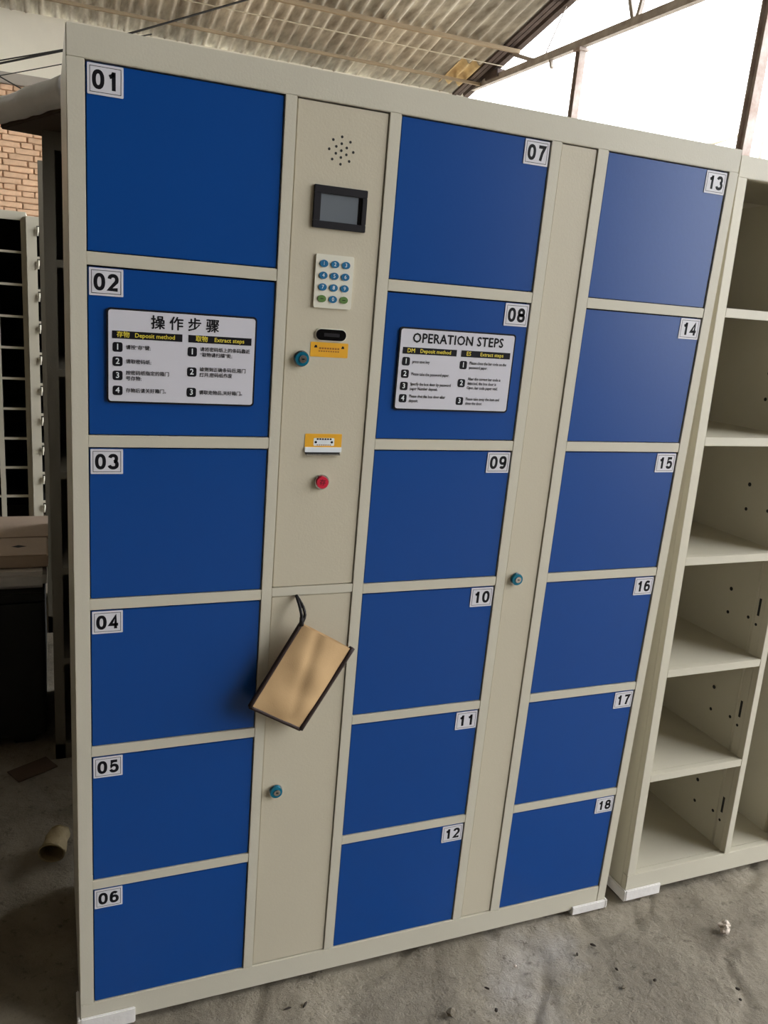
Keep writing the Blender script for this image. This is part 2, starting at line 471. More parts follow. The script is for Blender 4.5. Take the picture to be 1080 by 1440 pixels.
def cables():
    def wire(name, a, b, sag, r, label):
        a = Vector(a); b = Vector(b); pts = []
        for i in range(13):
            t = i / 12; p = a.lerp(b, t); p.z -= sag * 4 * t * (1 - t); pts.append(p)
        o = MB().tube(pts, r, 'cable_black').build(name); tag(o, label, 'cable', 'cables under the roof')
    o = MB().tube([(-1.6, 7.2, 2.70), (-0.95, 7.2, 2.88), (-0.42, 7.2, 3.035), (0.14, 7.2, 3.24), (0.45, 7.2, 3.37), (0.724, 7.2, 3.487), (1.2, 7.2, 3.70), (1.708, 7.2, 3.929), (2.2, 7.2, 4.14)], 0.0095, 'cable_black').build('electric_cable')
    tag(o, 'thick black cable slanting up under the corrugated roof', 'cable', 'cables under the roof')
    wire('electric_cable', (-1.6, 8.4, 2.90), (1.0, 8.4, 3.78), 0.0, 0.007, 'thin black wire just above the thick cable in front of the white plaster')
    wire('electric_cable', (-1.6, 8.5, 2.80), (1.0, 8.5, 3.69), 0.02, 0.005, 'thinnest wire, below the thick cable in front of the white plaster')
    wire('electric_cable', (-1.2, 8.6, 3.49), (0.3, 8.6, 2.87), 0.0, 0.007, 'dark wire running down to the right across the concrete beam')
cables()

# ================================================================== CABINETS
P = 1.69 / 6; DH = 0.2624
X0, X1, ZT = -0.025, 1.217, 1.737
TOP, BOT = 1.780, 0.012
DOORC = [(0.0, 0.2946), (0.4923, 0.7832), (0.9067, 1.1932)]
CTL = (0.3140, 0.4710); FIL = (0.8050, 0.8825)
DEPTH = 0.45
FT = 0.018

def cabinet_shell(root, m, shelves, inner):
    """welded steel front frame, carcass and, for the open unit, shelves and dividers"""
    f = MB()
    f.box(X0, 1.2165, 0, FT, ZT + 0.0, TOP, m, 0.0012)                                # head rail
    f.box(X0, 1.1930, 0, FT, BOT, ZT - 5 * P - DH, m, 0.0012)                         # bottom rail
    f.box(X0, 0.0, 0, FT, ZT - 5 * P - DH, ZT, m, 0.0008)
    f.box(1.1936, X1, 0.0, FT, BOT, ZT, m, 0.0008)
    zb = ZT - 5 * P - DH
    for a, b in ((0.2946, CTL[0]), (CTL[1], 0.4923), (0.7832, FIL[0]), (FIL[1], 0.9067)):
        f.box(a, b, 0, FT, zb, ZT, m, 0.0008)
    for a, b in DOORC:
        for r in range(1, 6):
            f.box(a, b, 0.0004, FT, ZT - r * P, ZT - (r - 1) * P - DH, m, 0.0006)
    if not shelves:
        f.box(CTL[0], CTL[1], 0.0004, FT, ZT - 0.840, ZT - 0.8235, m, 0.0006)
    f.build('front_frame', root)
    MB().box(X0, X0 + 0.0015, FT, DEPTH, BOT, TOP, m).build('side_panel', root)
    MB().box(X1 - 0.0015, X1, FT, DEPTH, BOT, TOP, m).build('side_panel', root)
    MB().box(X0 + 0.0015, X1 - 0.0015, FT, DEPTH, TOP - 0.0015, TOP, m).build('top_panel', root)
    MB().box(X0 + 0.0015, X1 - 0.0015, FT, DEPTH, zb - 0.002, zb, m).build('bottom_panel', root)
    MB().box(X0 + 0.0015, X1 - 0.0015, DEPTH - 0.0015, DEPTH, BOT, TOP - 0.0015, inner).build('back_panel', root)

def foam_corner(root, x0, x1, side, zb=0.0, zt=0.043):
    """white foam wrapped round a bottom front corner"""
    b = MB()
    b.box(x0, x1, -0.006, 0.0, zb, zt, 'foam_white', 0.002)
    b.box(x0, x1, 0.0, 0.03, zb, BOT - 0.0005, 'foam_white', 0.001)
    if side < 0: b.box(x0 - 0.006, x0, -0.006, 0.07, zb, zt, 'foam_white', 0.002)
    else: b.box(x1, x1 + 0.006, -0.006, 0.07, zb, zt, 'foam_white', 0.002)
    b.build('foam_corner', root)

def rear_foot(root, x, zb):
    MB().box(x, x + 0.05, DEPTH - 0.06, DEPTH - 0.01, zb, BOT, 'foam_white', 0.003).build('foot', root)

# ---------------- the blue-door locker
L1 = thing('locker_cabinet', 'tall beige steel locker cabinet with eighteen numbered blue doors and a keypad column', 'locker')
cabinet_shell(L1, 'beige_paint', False, 'inner_dark')
foam_corner(L1, X0, 0.078, -1, 0.0, 0.037); foam_corner(L1, 1.118, X1, 1, 0.0, 0.024)
rear_foot(L1, 0.0, 0.0); rear_foot(L1, 1.14, 0.0)
# near-black sheets behind the doors, painting the shade in the gaps
inn = MB()
for a, b in DOORC + [CTL, FIL]:
    inn.box(a - 0.006, b + 0.006, FT + 0.002, FT + 0.006, 0.08, ZT - 0.004, 'inner_dark')
inn.build('gap_shade_sheets', L1)

def lock(root, x, z, yf):
    k = MB()
    k.disc(x, z, 0.0138, 0.0138, yf - 0.0025, yf, 'chrome', 28)
    k.disc(x, z, 0.0120, 0.0120, yf - 0.0085, yf - 0.002, 'lock_blue', 28)
    k.disc(x + 0.001, z, 0.0066, 0.0066, yf - 0.0100, yf - 0.008, 'chrome', 20)
    k.box(x - 0.0012, x + 0.0034, yf - 0.0104, yf - 0.0099, z - 0.0010, z + 0.0010, 'ink')
    tag(k.build('cam_lock', root), 'round blue and chrome cam lock')

YD = 0.0025     # door face sits just behind the frame face

def _arc(cx, cz, rx, rz, a0, a1, n=14, p=0.86):
    out = []
    for k in range(n + 1):
        a = math.radians(a0 + (a1 - a0) * k / n); c, s_ = math.cos(a), math.sin(a)
        out.append((cx + rx * math.copysign(abs(c) ** p, c), cz + rz * math.copysign(abs(s_) ** p, s_)))
    return out
_six = [_arc(.5, .30, .48, .30, 0, 360, 20), _arc(.52, .46, .50, .54, 188, 48, 12)]
GLYPH = {
    '0': [_arc(.5, .5, .5, .5, 0, 360, 24)],
    '1': [[(.62, -.10), (.62, 1.10)], [(.62, .98), (.42, .84), (.10, .76)]],
    '2': [_arc(.5, .71, .47, .29, 172, -28, 12) + [(.04, .0), (1.08, .0)]],
    '3': [_arc(.46, .745, .44, .255, 168, -78, 12), _arc(.46, .27, .52, .27, 78, -168, 14)],
    '4': [[(.76, -.10), (.76, 1.0), (.0, .26), (1.12, .26)]],
    '5': [[(.98, 1.0), (.20, 1.0), (.10, .50)] + _arc(.48, .305, .50, .305, 132, -162, 14)],
    '6': _six,
    '7': [[(-.05, 1.0), (1.0, 1.0), (.62, .52), (.38, -.10)]],
    '8': [_arc(.5, .745, .43, .255, 0, 360, 18), _arc(.5, .27, .50, .27, 0, 360, 18)],
    '9': [[(1 - a, 1 - b) for a, b in st] for st in _six]}

def digits(m, txt, cx, cz, y):
    """bold sans-serif figures drawn as broad strokes"""
    W, H, T, ADV = 0.0116, 0.0206, 0.0054, 0.0200
    for i, ch in enumerate(txt):
        ox = cx + (i - 0.5) * ADV - W / 2; oz = cz - H / 2
        for st in GLYPH[ch]:
            pts = [Vector((ox + a * W, oz + b * H)) for a, b in st]
            closed = (pts[0] - pts[-1]).length < 1e-6
            n = len(pts); L = []; R = []
            for k, p in enumerate(pts):
                a = pts[k - 1] if k > 0 else (pts[-2] if closed else None)
                b = pts[k + 1] if k < n - 1 else (pts[1] if closed else None)
                d1 = (p - a).normalized() if a is not None else (b - p).normalized()
                d2 = (b - p).normalized() if b is not None else d1
                t = (d1 + d2).normalized(); nn = Vector((-t.y, t.x))
                k_ = 1 / max(0.55, nn.dot(Vector((-d1.y, d1.x))))
                L.append(p + nn * T / 2 * k_); R.append(p - nn * T / 2 * k_)
            vs = [(q.x, y, q.y) for q in L] + [(q.x, y, q.y) for q in R]
            m.add(vs, [(k, n + k, n + k + 1, k + 1) for k in range(n - 1)], 'ink')

def number_plate(door, x0, z1, txt):
    W, H = 0.0500, 0.0410
    p = MB()
    y0 = YD - 0.0012
    p.prism(rrect(x0, x0 + W, z1 - H, z1, 0.0012, 2), y0, YD, 'plate_white')
    i = 0.0032; t = 0.0008; ya = y0 - 0.00015
    for a, b, c, d in ((x0 + i, x0 + W - i, z1 - i - t, z1 - i), (x0 + i, x0 + W - i, z1 - H + i, z1 - H + i + t), (x0 + i, x0 + i + t, z1 - H + i, z1 - i), (x0 + W - i - t, x0 + W - i, z1 - H + i, z1 - i)):
        p.add([(a, ya, c), (b, ya, c), (b, ya, d), (a, ya, d)], [(0, 1, 2, 3)], 'ink')
    digits(p, txt, x0 + W / 2, z1 - H / 2, ya)
    tag(p.build('number_plate', door), 'white plate reading %s' % txt)

def number_square(m, x, z, s, y, txt):
    m.prism(rrect(x - s / 2, x + s / 2, z - s / 2, z + s / 2, s * 0.22, 3), y, y + 0.0002, 'ink')
    m.text(txt, x, z, s * 0.86, y - 0.0001, 'print_white', bold=0.02)

def sign(door, x0, z1, chinese):
    W, H = 0.2370, 0.1480
    s = MB()
    y0 = YD - 0.003
    s.prism(rrect(x0, x0 + W, z1 - H, z1, 0.006), y0, YD, 'ink')
    s.prism(rrect(x0 + 0.0028, x0 + W - 0.0028, z1 - H + 0.0028, z1 - 0.0028, 0.0045), y0 - 0.0003, y0, 'sign_white')
    y = y0 - 0.0006
    def X(u): return x0 + u * W
    def Z(v): return z1 - v * H
    # header bars
    for a, b in ((0.035, 0.49), (0.53, 0.965)):
        s.add([(X(a), y, Z(0.315)), (X(b), y, Z(0.315)), (X(b), y, Z(0.235)), (X(a), y, Z(0.235))], [(0, 1, 2, 3)], 'ink')
    yt = y - 0.0001
    if chinese:
        s.text('操 作 步 骤', X(0.51), Z(0.135), 0.0225, y, 'ink', bold=0.020, spacing=1.0)
        s.text('存物', X(0.105), Z(0.275), 0.0100, yt, 'sign_yellow', bold=0.018)
        s.text('Deposit method', X(0.31), Z(0.275), 0.0094, yt, 'sign_yellow', bold=0.016)
        s.text('取物', X(0.62), Z(0.275), 0.0100, yt, 'sign_yellow', bold=0.018)
        s.text('Extract steps', X(0.81), Z(0.275), 0.0094, yt, 'sign_yellow', bold=0.016)
        left = [(0.405, '1', ['请按“存”键;']), (0.555, '2', ['请取密码纸;']), (0.705, '3', ['按密码纸指定的箱门', '号存物;']), (0.865, '4', ['存物后请关好箱门。'])]
        right = [(0.415, '1', ['请将密码纸上的条码靠近', '“取物请扫描”处;']), (0.635, '2', ['检测到正确条码后,箱门', '打开,密码纸作废']), (0.860, '3', ['请取走物品,关好箱门。'])]
        sz, ls, bd, sx = 0.0075, 0.060, 0.016, 1.0
    else:
        s.text('OPERATION STEPS', X(0.50), Z(0.125), 0.0235, y, 'ink', bold=0.022, sx=0.90, spacing=1.06)
        s.text('DM', X(0.105), Z(0.275), 0.0104, yt, 'sign_yellow', bold=0.018)
        s.text('Deposit method', X(0.31), Z(0.275), 0.0094, yt, 'sign_yellow', bold=0.016)
        s.text('ES', X(0.595), Z(0.275), 0.0104, yt, 'sign_yellow', bold=0.018)
        s.text('Extract steps', X(0.80), Z(0.275), 0.0094, yt, 'sign_yellow', bold=0.016)
        left = [(0.405, '1', ['press save key']), (0.555, '2', ['Please take the password paper.']), (0.705, '3', ['Specify the box door by password', 'paper Number deposit.']), (0.855, '4', ['Please shut the box door after', 'deposit.'])]
        right = [(0.415, '1', ['Please close the bar code on the', 'password paper.']), (0.640, '2', ['After the correct bar code is', 'detected, the box door is', 'Open, bar code paper void.']), (0.865, '3', ['Please take away the item and', 'close the door.'])]
        sz, ls, bd, sx = 0.0080, 0.056, 0.010, 0.74
    for lst, xu in ((left, 0.070), (right, 0.558)):
        for v, num, lines in lst:
            number_square(s, X(xu), Z(v), 0.0150, y, num)
            n = len(lines)
            for k, ln in enumerate(lines):
                s.text(ln, X(xu + 0.052), Z(v + ls * (k - (n - 1) / 2)), sz, y, 'ink', align='LEFT', bold=bd, sx=sx)
    tag(s.build('instruction_sign', door), 'white notice in a dark border with %s writing' % ('Chinese' if chinese else 'English'))

num = 0
for c, (a, b) in enumerate(DOORC):
    for r in range(6):
        num += 1
        zt = ZT - r * P; zb = zt - DH
        d = MB().box(a + 0.0014, b - 0.0016, YD, YD + 0.014, zb + 0.0014, zt - 0.0024, 'blue_paint', 0.0010).build('door', L1)
        tag(d, 'blue door with plate %02d' % num)
        xn = a + 0.0032 if c == 0 else b - 0.0032 - 0.050
        number_plate(d, xn, zt - 0.0034, '%02d' % num)
        if num == 2: sign(d, 0.0280, ZT - 0.3425, True)
        if num == 8: sign(d, 0.5220, ZT - 0.3410, False)

# control column
def zc(v): return ZT - v
cp = MB().box(CTL[0] + 0.0014, CTL[1] - 0.0010, YD, YD + 0.014, zc(0.8235) + 0.0014, ZT - 0.0024, 'beige_panel', 0.001).build('control_panel', L1)
lp = MB().box(CTL[0] + 0.0010, CTL[1] - 0.0009, YD, YD + 0.014, zc(1.6707) + 0.0014, zc(0.840) - 0.0012, 'beige_panel', 0.001).build('lower_panel', L1)
fp = MB().box(FIL[0] + 0.0010, FIL[1] - 0.0008, YD, YD + 0.014, zc(1.6707) + 0.0014, ZT - 0.0020, 'beige_panel', 0.001).build('filler_panel', L1)
tag(cp, 'beige upper panel with speaker, screen and keypad'); tag(lp, 'beige lower panel'); tag(fp, 'narrow beige full-height panel')
# speaker holes
sp = MB(); cx, cz = 0.392, zc(0.069)
hol = [(0, 0)] + [(0.0104 * math.cos(math.radians(90 + 60 * k)), 0.0104 * math.sin(math.radians(90 + 60 * k))) for k in range(6)]
hol += [(0.0207 * math.cos(math.radians(90 + 45 * k)), 0.0207 * math.sin(math.radians(90 + 45 * k))) for k in range(8)]
for dx, dz in hol: sp.disc(cx + dx, cz + dz, 0.0022, 0.0022, YD - 0.0003, YD + 0.001, 'inner_dark', 10)
tag(sp.build('speaker_grille', cp), 'star of small dark speaker holes', kind='stuff')
# screen
sc_ = MB(); x0, x1, z1, z0 = 0.3495, 0.4420, zc(0.125), zc(0.1915)
for a, b, c, d in ((x0, x1, z1 - 0.0125, z1), (x0, x1, z0, z0 + 0.0115), (x0, x0 + 0.0120, z0 + 0.0115, z1 - 0.0125), (x1 - 0.0085, x1, z0 + 0.0115, z1 - 0.0125)):
    sc_.box(a, b, YD - 0.005, YD, c, d, 'black_plastic', 0.0008)
sc_.box(x1 - 0.0145, x1 - 0.0085, YD - 0.0025, YD, z0 + 0.0115, z1 - 0.0125, 'gloss_black')
scr = sc_.build('screen_bezel', L1); tag(scr, 'black display bezel')
MB().box(x0 + 0.0120, x1 - 0.0145, YD - 0.0020, YD, z0 + 0.0115, z1 - 0.0125, 'lcd').build('screen', scr)
# keypad
x0, x1, z1, z0 = 0.3595, 0.4265, zc(0.2320), zc(0.3190)
kp = MB().prism(rrect(x0, x1, z0, z1, 0.003), YD - 0.0035, YD, 'keypad_cream').build('keypad', L1)
tag(kp, 'cream keypad plate')
names = ['1', '2', '3', '4', '5', '6', '7', '8', '9', '', '0', '']
for i, t in enumerate(names):
    r, c = divmod(i, 3)
    kx = x0 + 0.0140 + 0.0195 * c; kz = z1 - 0.0150 - 0.0190 * r
    k = MB(); y = YD - 0.0035
    k.disc(kx, kz, 0.0074, 0.0059, y - 0.0015, y, 'key_green' if t == '' else 'key_blue', 18)
    if t: k.text(t, kx, kz, 0.0088, y - 0.0017, 'print_white', bold=0.008)
    else:
        k.disc(kx, kz, 0.0036, 0.0006, y - 0.0017, y - 0.0014, 'ink', 8)
    k.build('key', kp)
# scanner window
x0, x1 = 0.3680, 0.4220; zz = zc(0.3635)
sw = MB(); sw.prism(rrect(x0 - 0.0015, x1 + 0.0015, zz - 0.0108, zz + 0.0108, 0.0107, 6), YD - 0.0022, YD, 'keypad_cream')
sw.prism(rrect(x0, x1, zz - 0.0093, zz + 0.0093, 0.0092, 6), YD - 0.0030, YD - 0.0022, 'gloss_black')
sw.prism(rrect(x0 + 0.014, x1 - 0.012, zz - 0.0030, zz + 0.0030, 0.001, 2), YD - 0.0032, YD - 0.003, 'black_plastic')
tag(sw.build('scanner_window', cp), 'black oval scanner window')
# labels
l1 = MB(); l1.prism(rrect(0.3600, 0.4280, zc(0.4015), zc(0.3765), 0.0015, 2), YD - 0.0006, YD, 'orange_label')
for k in range(8): l1.box(0.3755 + 0.0047 * k, 0.3755 + 0.0047 * k + 0.0034, YD - 0.0008, YD - 0.0006, zc(0.3880), zc(0.3852), 'orange_ink')
for k in range(9): l1.box(0.3745 + 0.0043 * k, 0.3745 + 0.0043 * k + 0.0028, YD - 0.0008, YD - 0.0006, zc(0.3925), zc(0.3905), 'orange_ink')
for q in (0.3690, 0.4180): l1.prism([(q - 0.003, zc(0.3860)), (q + 0.003, zc(0.3860)), (q + 0.002, zc(0.3820)), (q - 0.001, zc(0.3815))], YD - 0.0008, YD - 0.0006, 'ink')
tag(l1.build('orange_label', cp), 'small orange label under the scanner')
l2 = MB(); l2.prism(rrect(0.3600, 0.4285, zc(0.5600), zc(0.5360), 0.0012, 2), YD - 0.0006, YD, 'orange_label')
l2.prism(rrect(0.3760, 0.4145, zc(0.5575), zc(0.5435), 0.0018, 3), YD - 0.0008, YD - 0.0006, 'print_white')
for k in range(6): l2.box(0.3815 + 0.0048 * k, 0.3815 + 0.0048 * k + 0.0036, YD - 0.0010, YD - 0.0008, zc(0.5468), zc(0.5440), 'ink')
for q in (0.3800, 0.4100): l2.disc(q, zc(0.5510), 0.0024, 0.0022, YD - 0.0010, YD - 0.0008, 'ink', 10)
for k in range(7): l2.box(0.3820 + 0.0040 * k, 0.3820 + 0.0040 * k + 0.0026, YD - 0.0010, YD - 0.0008, zc(0.5568), zc(0.5552), 'orange_ink')
tag(l2.build('orange_label', cp), 'small orange label over the paper slot')
ps = MB(); ps.box(0.3600, 0.4285, YD - 0.003, YD, zc(0.5690), zc(0.5600), 'print_white', 0.0006)
ps.box(0.3620, 0.4260, YD - 0.0065, YD, zc(0.5740), zc(0.5715), 'chrome', 0.0006)
ps.box(0.3615, 0.4265, YD - 0.0006, YD, zc(0.5716), zc(0.5690), 'inner_dark')
tag(ps.build('paper_slot', cp), 'white ticket slot')
# red button
bx, bz = 0.3955, zc(0.6235)
bt = MB(); bt.disc(bx, bz, 0.0135, 0.0135, YD - 0.004, YD, 'chrome', 28); bt.disc(bx, bz, 0.0108, 0.0108, YD - 0.009, YD - 0.003, 'red_button', 28)
bt.text('存', bx, bz, 0.0120, YD - 0.0092, 'dark_red_ink', bold=0.012)
tag(bt.build('push_button', cp), 'round red push button in a chrome ring')
lock(L1, 0.3445, zc(0.4060), YD); lock(L1, 0.3430, zc(1.2535), YD); lock(L1, 0.8310, zc(0.8330), YD)

# ---------------- the open shelf unit on the right, leaning back a little
L2 = thing('shelf_cabinet', 'open beige steel cabinet without doors beside the blue lockers', 'cabinet', (1.3068, 0.0020, 0.0066), (-0.0345, -0.0038, 0), 'unfinished open cabinets')
cabinet_shell(L2, 'beige_paint', True, 'beige_paint')
foam_corner(L2, X0, 0.085, -1, -0.0045, 0.026)
foam_corner(L2, 1.118, X1, 1, -0.0045, 0.026)
rear_foot(L2, 0.0, 0.0085); rear_foot(L2, 1.14, 0.0085)
for a, b in DOORC:
    for r in range(1, 6):
        MB().box(a - 0.004, b + 0.004, FT, DEPTH - 0.002, ZT - r * P + DH * 0 + 0.0178, ZT - r * P + 0.0193, 'beige_paint').build('shelf', L2)
zb5 = ZT - 5 * P - DH
hm = MB(); n_ = 10
hm.add([(0, 0.004 * math.cos(2 * math.pi * k / n_), 0.004 * math.sin(2 * math.pi * k / n_)) for k in range(n_)] + [(0.0004, 0.004 * math.cos(2 * math.pi * k / n_), 0.004 * math.sin(2 * math.pi * k / n_)) for k in range(n_)],
       [list(range(n_ - 1, -1, -1)), list(range(n_, 2 * n_))] + [(k, (k + 1) % n_, n_ + (k + 1) % n_, n_ + k) for k in range(n_)], 'inner_dark')
hole_mesh = hm.mesh('lock_hole')
for side, xs_ in (('r', (0.2946, 0.7832)), ('l', (0.4923, 0.9067))):
    for xx in xs_:
        s = 1 if side == 'r' else -1
        pn = MB()
        pa, pb = (xx + 0.004, xx + 0.0055) if s > 0 else (xx - 0.0055, xx - 0.004)
        pn.box(pa, pb, 0.046, DEPTH - 0.002, zb5, ZT, 'beige_paint')
        fa, fb = (xx, xx + 0.0015) if s > 0 else (xx - 0.0015, xx)
        pn.box(fa, fb, FT, 0.044, zb5, ZT, 'beige_paint', 0.0004)
        # rolled step between flange and panel
        pn.tube([((fa + pa) / 2, 0.0455, zb5), ((fa + pa) / 2, 0.0455, ZT)], 0.0050, 'beige_paint', 8)
        dv = pn.build('divider', L2)
        if xx != 0.2946: continue
        for r in range(6):
            zt = ZT - r * P
            for hy, hz, rr in ((0.136, 0.121, 0.0042), (0.134, 0.185, 0.0036), (0.066, 0.174, 0.0034), (0.035, 0.182, 0.003)):
                xs0 = (pa if hy > 0.05 else fa) - 0.0004
                link('lock_hole', hole_mesh, dv, (xs0, hy, zt - hz), (0, 0, 0)).scale = (1, rr / 0.0031, rr / 0.0031)
            MB().box(fa - 0.0004, fa, 0.030, 0.037, zt - 0.158, zt - 0.112, 'inner_dark').build('latch_slot', dv)

# ---------------- further unfinished cabinets behind, on the left
def plain_cabinet(name, label, loc, cols, rows, pitch, bar_h, top, width, depth, m, x0=-0.03, stile=0.029, group=None, rot=0.0, inner=None):
    inner = inner or m
    c = thing(name, label, 'cabinet', loc, (0, 0, rot), group or 'unfinished open cabinets')
    f = MB(); z0 = 0.05; zt = top - 0.043
    f.box(0, width, 0, 0.018, zt, top, m, 0.001); f.box(0, width, 0, 0.018, 0.0, zt - rows * pitch + bar_h, m, 0.001)
    cw = (width - stile) / cols
    for k in range(cols + 1):
        f.box(k * cw, k * cw + stile, 0, 0.018, 0.0, zt, m, 0.001)
    f.build('front_frame', c)
    MB().box(0, 0.0015, 0.018, depth, 0, top, m).build('side_panel', c)
    MB().box(width - 0.0015, width, 0.018, depth, 0, top, m).build('side_panel', c)
    MB().box(0.0015, width - 0.0015, 0.018, depth, top - 0.0015, top, m).build('top_panel', c)
    MB().box(0.0015, width - 0.0015, depth - 0.0015, depth, 0, top - 0.0015, inner).build('back_panel', c)
    for k in range(cols):
        for r in range(1, rows):
            z = zt - r * pitch
            MB().box(k * cw + stile, (k + 1) * cw, 0.0, 0.018, z, z + bar_h, m, 0.0006).build('shelf_edge', c)
            MB().box(k * cw + stile - 0.004, (k + 1) * cw + 0.004, 0.018, depth - 0.002, z + bar_h - 0.0015, z + bar_h, inner).build('shelf', c)
    for k in range(1, cols):
        MB().box(k * cw + 0.01, k * cw + 0.0115, 0.018, depth - 0.002, 0.03, zt, inner).build('divider', c)
    return c

plain_cabinet('shelf_cabinet', 'dim beige open cabinet directly behind the blue lockers, carrying a wrapped panel', (-0.061, 1.0, 0), 3, 6, P, 0.0193, 1.764, 1.0, 0.45, 'shaded_beige')
plain_cabinet('shelf_cabinet', 'dim cabinet behind the one that carries the wrapped panel', (-0.079, 1.95, 0), 3, 6, P, 0.0193, 1.786, 1.0, 0.45, 'shaded_beige')
plain_cabinet('shelf_cabinet', 'unseen beige cabinet added in the aisle behind the doorless one to block light', (1.42, 0.56, 0), 3, 6, P, 0.0193, 1.70, 1.0, 0.40, 'shaded_beige')  # added out of sight to keep light off the left floor
plain_cabinet('pigeonhole_cabinet', 'far open cabinet of many small compartments at the left edge', (-1.152, 3.5, 0), 7, 10, 0.1645, 0.012, 1.68, 1.0, 0.4, 'beige_paint', stile=0.026, inner='dark_fill')  # compartment shade is put into the near-black inner panels
cb = plain_cabinet('pigeonhole_cabinet', 'far narrow cabinet with hinge lugs on its pale front edge', (-0.1515, 3.44, 0), 2, 10, 0.1645, 0.012, 1.66, 0.75, 0.4, 'beige_paint', stile=0.050, inner='dark_fill')  # inner panels again coloured near black for shade
for r in range(10):
    z = 1.617 - 0.020 - r * 0.1645
    g = MB(); g.tube([(0.054, -0.010, z - 0.03), (0.058, -0.012, z + 0.015)], 0.006, 'keypad_cream', 6); g.box(0.044, 0.064, -0.010, 0.0, z - 0.012, z + 0.002, 'keypad_cream', 0.001)
    g.build('hinge_lug', cb)

# wrapped panel lying askew on the cabinet behind
def wrapped_panel():
    t = thing('wrapped_panel', 'flat panel wrapped in white foam lying askew on the dim cabinet', 'panel', (-0.19, 1.10, 1.7645), (0, 0, math.radians(-71.5)))
    Lg, Wd, H = 0.555, 0.60, 0.05
    MB().box(0.012, Lg - 0.005, 0.030, Wd, 0.0, 0.030, 'cardboard_dark', 0.003).build('board', t)
    # soft rolled foam along the long edge and a sheet over the top
    m = 26
    b = MB()
    pts = [(Lg * i / m, 0.012 + 0.004 * noise.noise(Vector((i * .3, .2, 0))), 0.031 + 0.004 * noise.noise(Vector((i * .25, 2, 0)))) for i in range(m + 1)]
    rr = [0.0285 * (0.75 + 0.25 * min(1, i / 4.0)) * (1 + 0.08 * noise.noise(Vector((i * .3, 5, 0)))) for i in range(m + 1)]
    b.tube(pts, rr, 'foam_white', 12)
    b.box(0.0, Lg, 0.016, Wd, 0.0305, 0.050, 'foam_white', 0.008)
    b.build('foam_wrap', t)
wrapped_panel()

# invented low chest filling the unidentified black area far left, packing material on top
def chest():
    c = thing('stand_in_chest', 'low black chest made up to fill the dark left edge', 'chest', (-0.80, 1.10, 0))
    MB().box(0, 0.715, 0, 0.80, 0.03, 0.48, 'dark_fill', 0.008).build('body', c)
    MB().box(-0.004, 0.718, -0.006, 0.804, 0.48, 0.505, 'dark_fill', 0.004).build('lid', c)
    for x in (0.02, 0.62):
        MB().box(x, x + 0.06, 0.02, 0.78, 0, 0.03, 'dark_fill', 0.003).build('skid', c)
    p = thing('foam_board', 'white foam board lying on the black chest', 'board', (-0.76, 1.13, 0.505))
    b = MB(); b.box(0, 0.685, 0.0, 0.5, 0.0, 0.052, 'foam_white', 0.012); b.build('sheet', p)
    MB().box(0.30, 0.34, -0.001, 0.501, -0.0, 0.0535, 'keypad_cream', 0.002).build('tape', p)
    k = thing('cardboard_carton', 'flattened brown cardboard carton with a hand hole on the foam board', 'carton', (-0.77, 1.17, 0.5585))
    b = MB(); b.box(0, 0.70, 0.0, 0.18, 0.0, 0.04, 'cardboard', 0.004); b.build('front_flap', k)
    vs = [(0, .183, .034), (.70, .183, .034), (.70, .34, .055), (0, .36, .05), (0, .183, .04), (.70, .183, .042), (.70, .34, .064), (0, .36, .058)]
    MB().add(vs, [(0, 3, 2, 1), (4, 5, 6, 7), (0, 1, 5, 4), (1, 2, 6, 5), (2, 3, 7, 6), (3, 0, 4, 7)], 'cardboard').build('rear_flap', k)
    h = MB(); h.add([(0.595, 0.088, 0.0405), (0.615, 0.076, 0.0405), (0.640, 0.088, 0.0405), (0.615, 0.102, 0.0405)], [(0, 1, 2, 3)], 'inner_dark'); h.build('hand_hole', k)
chest()

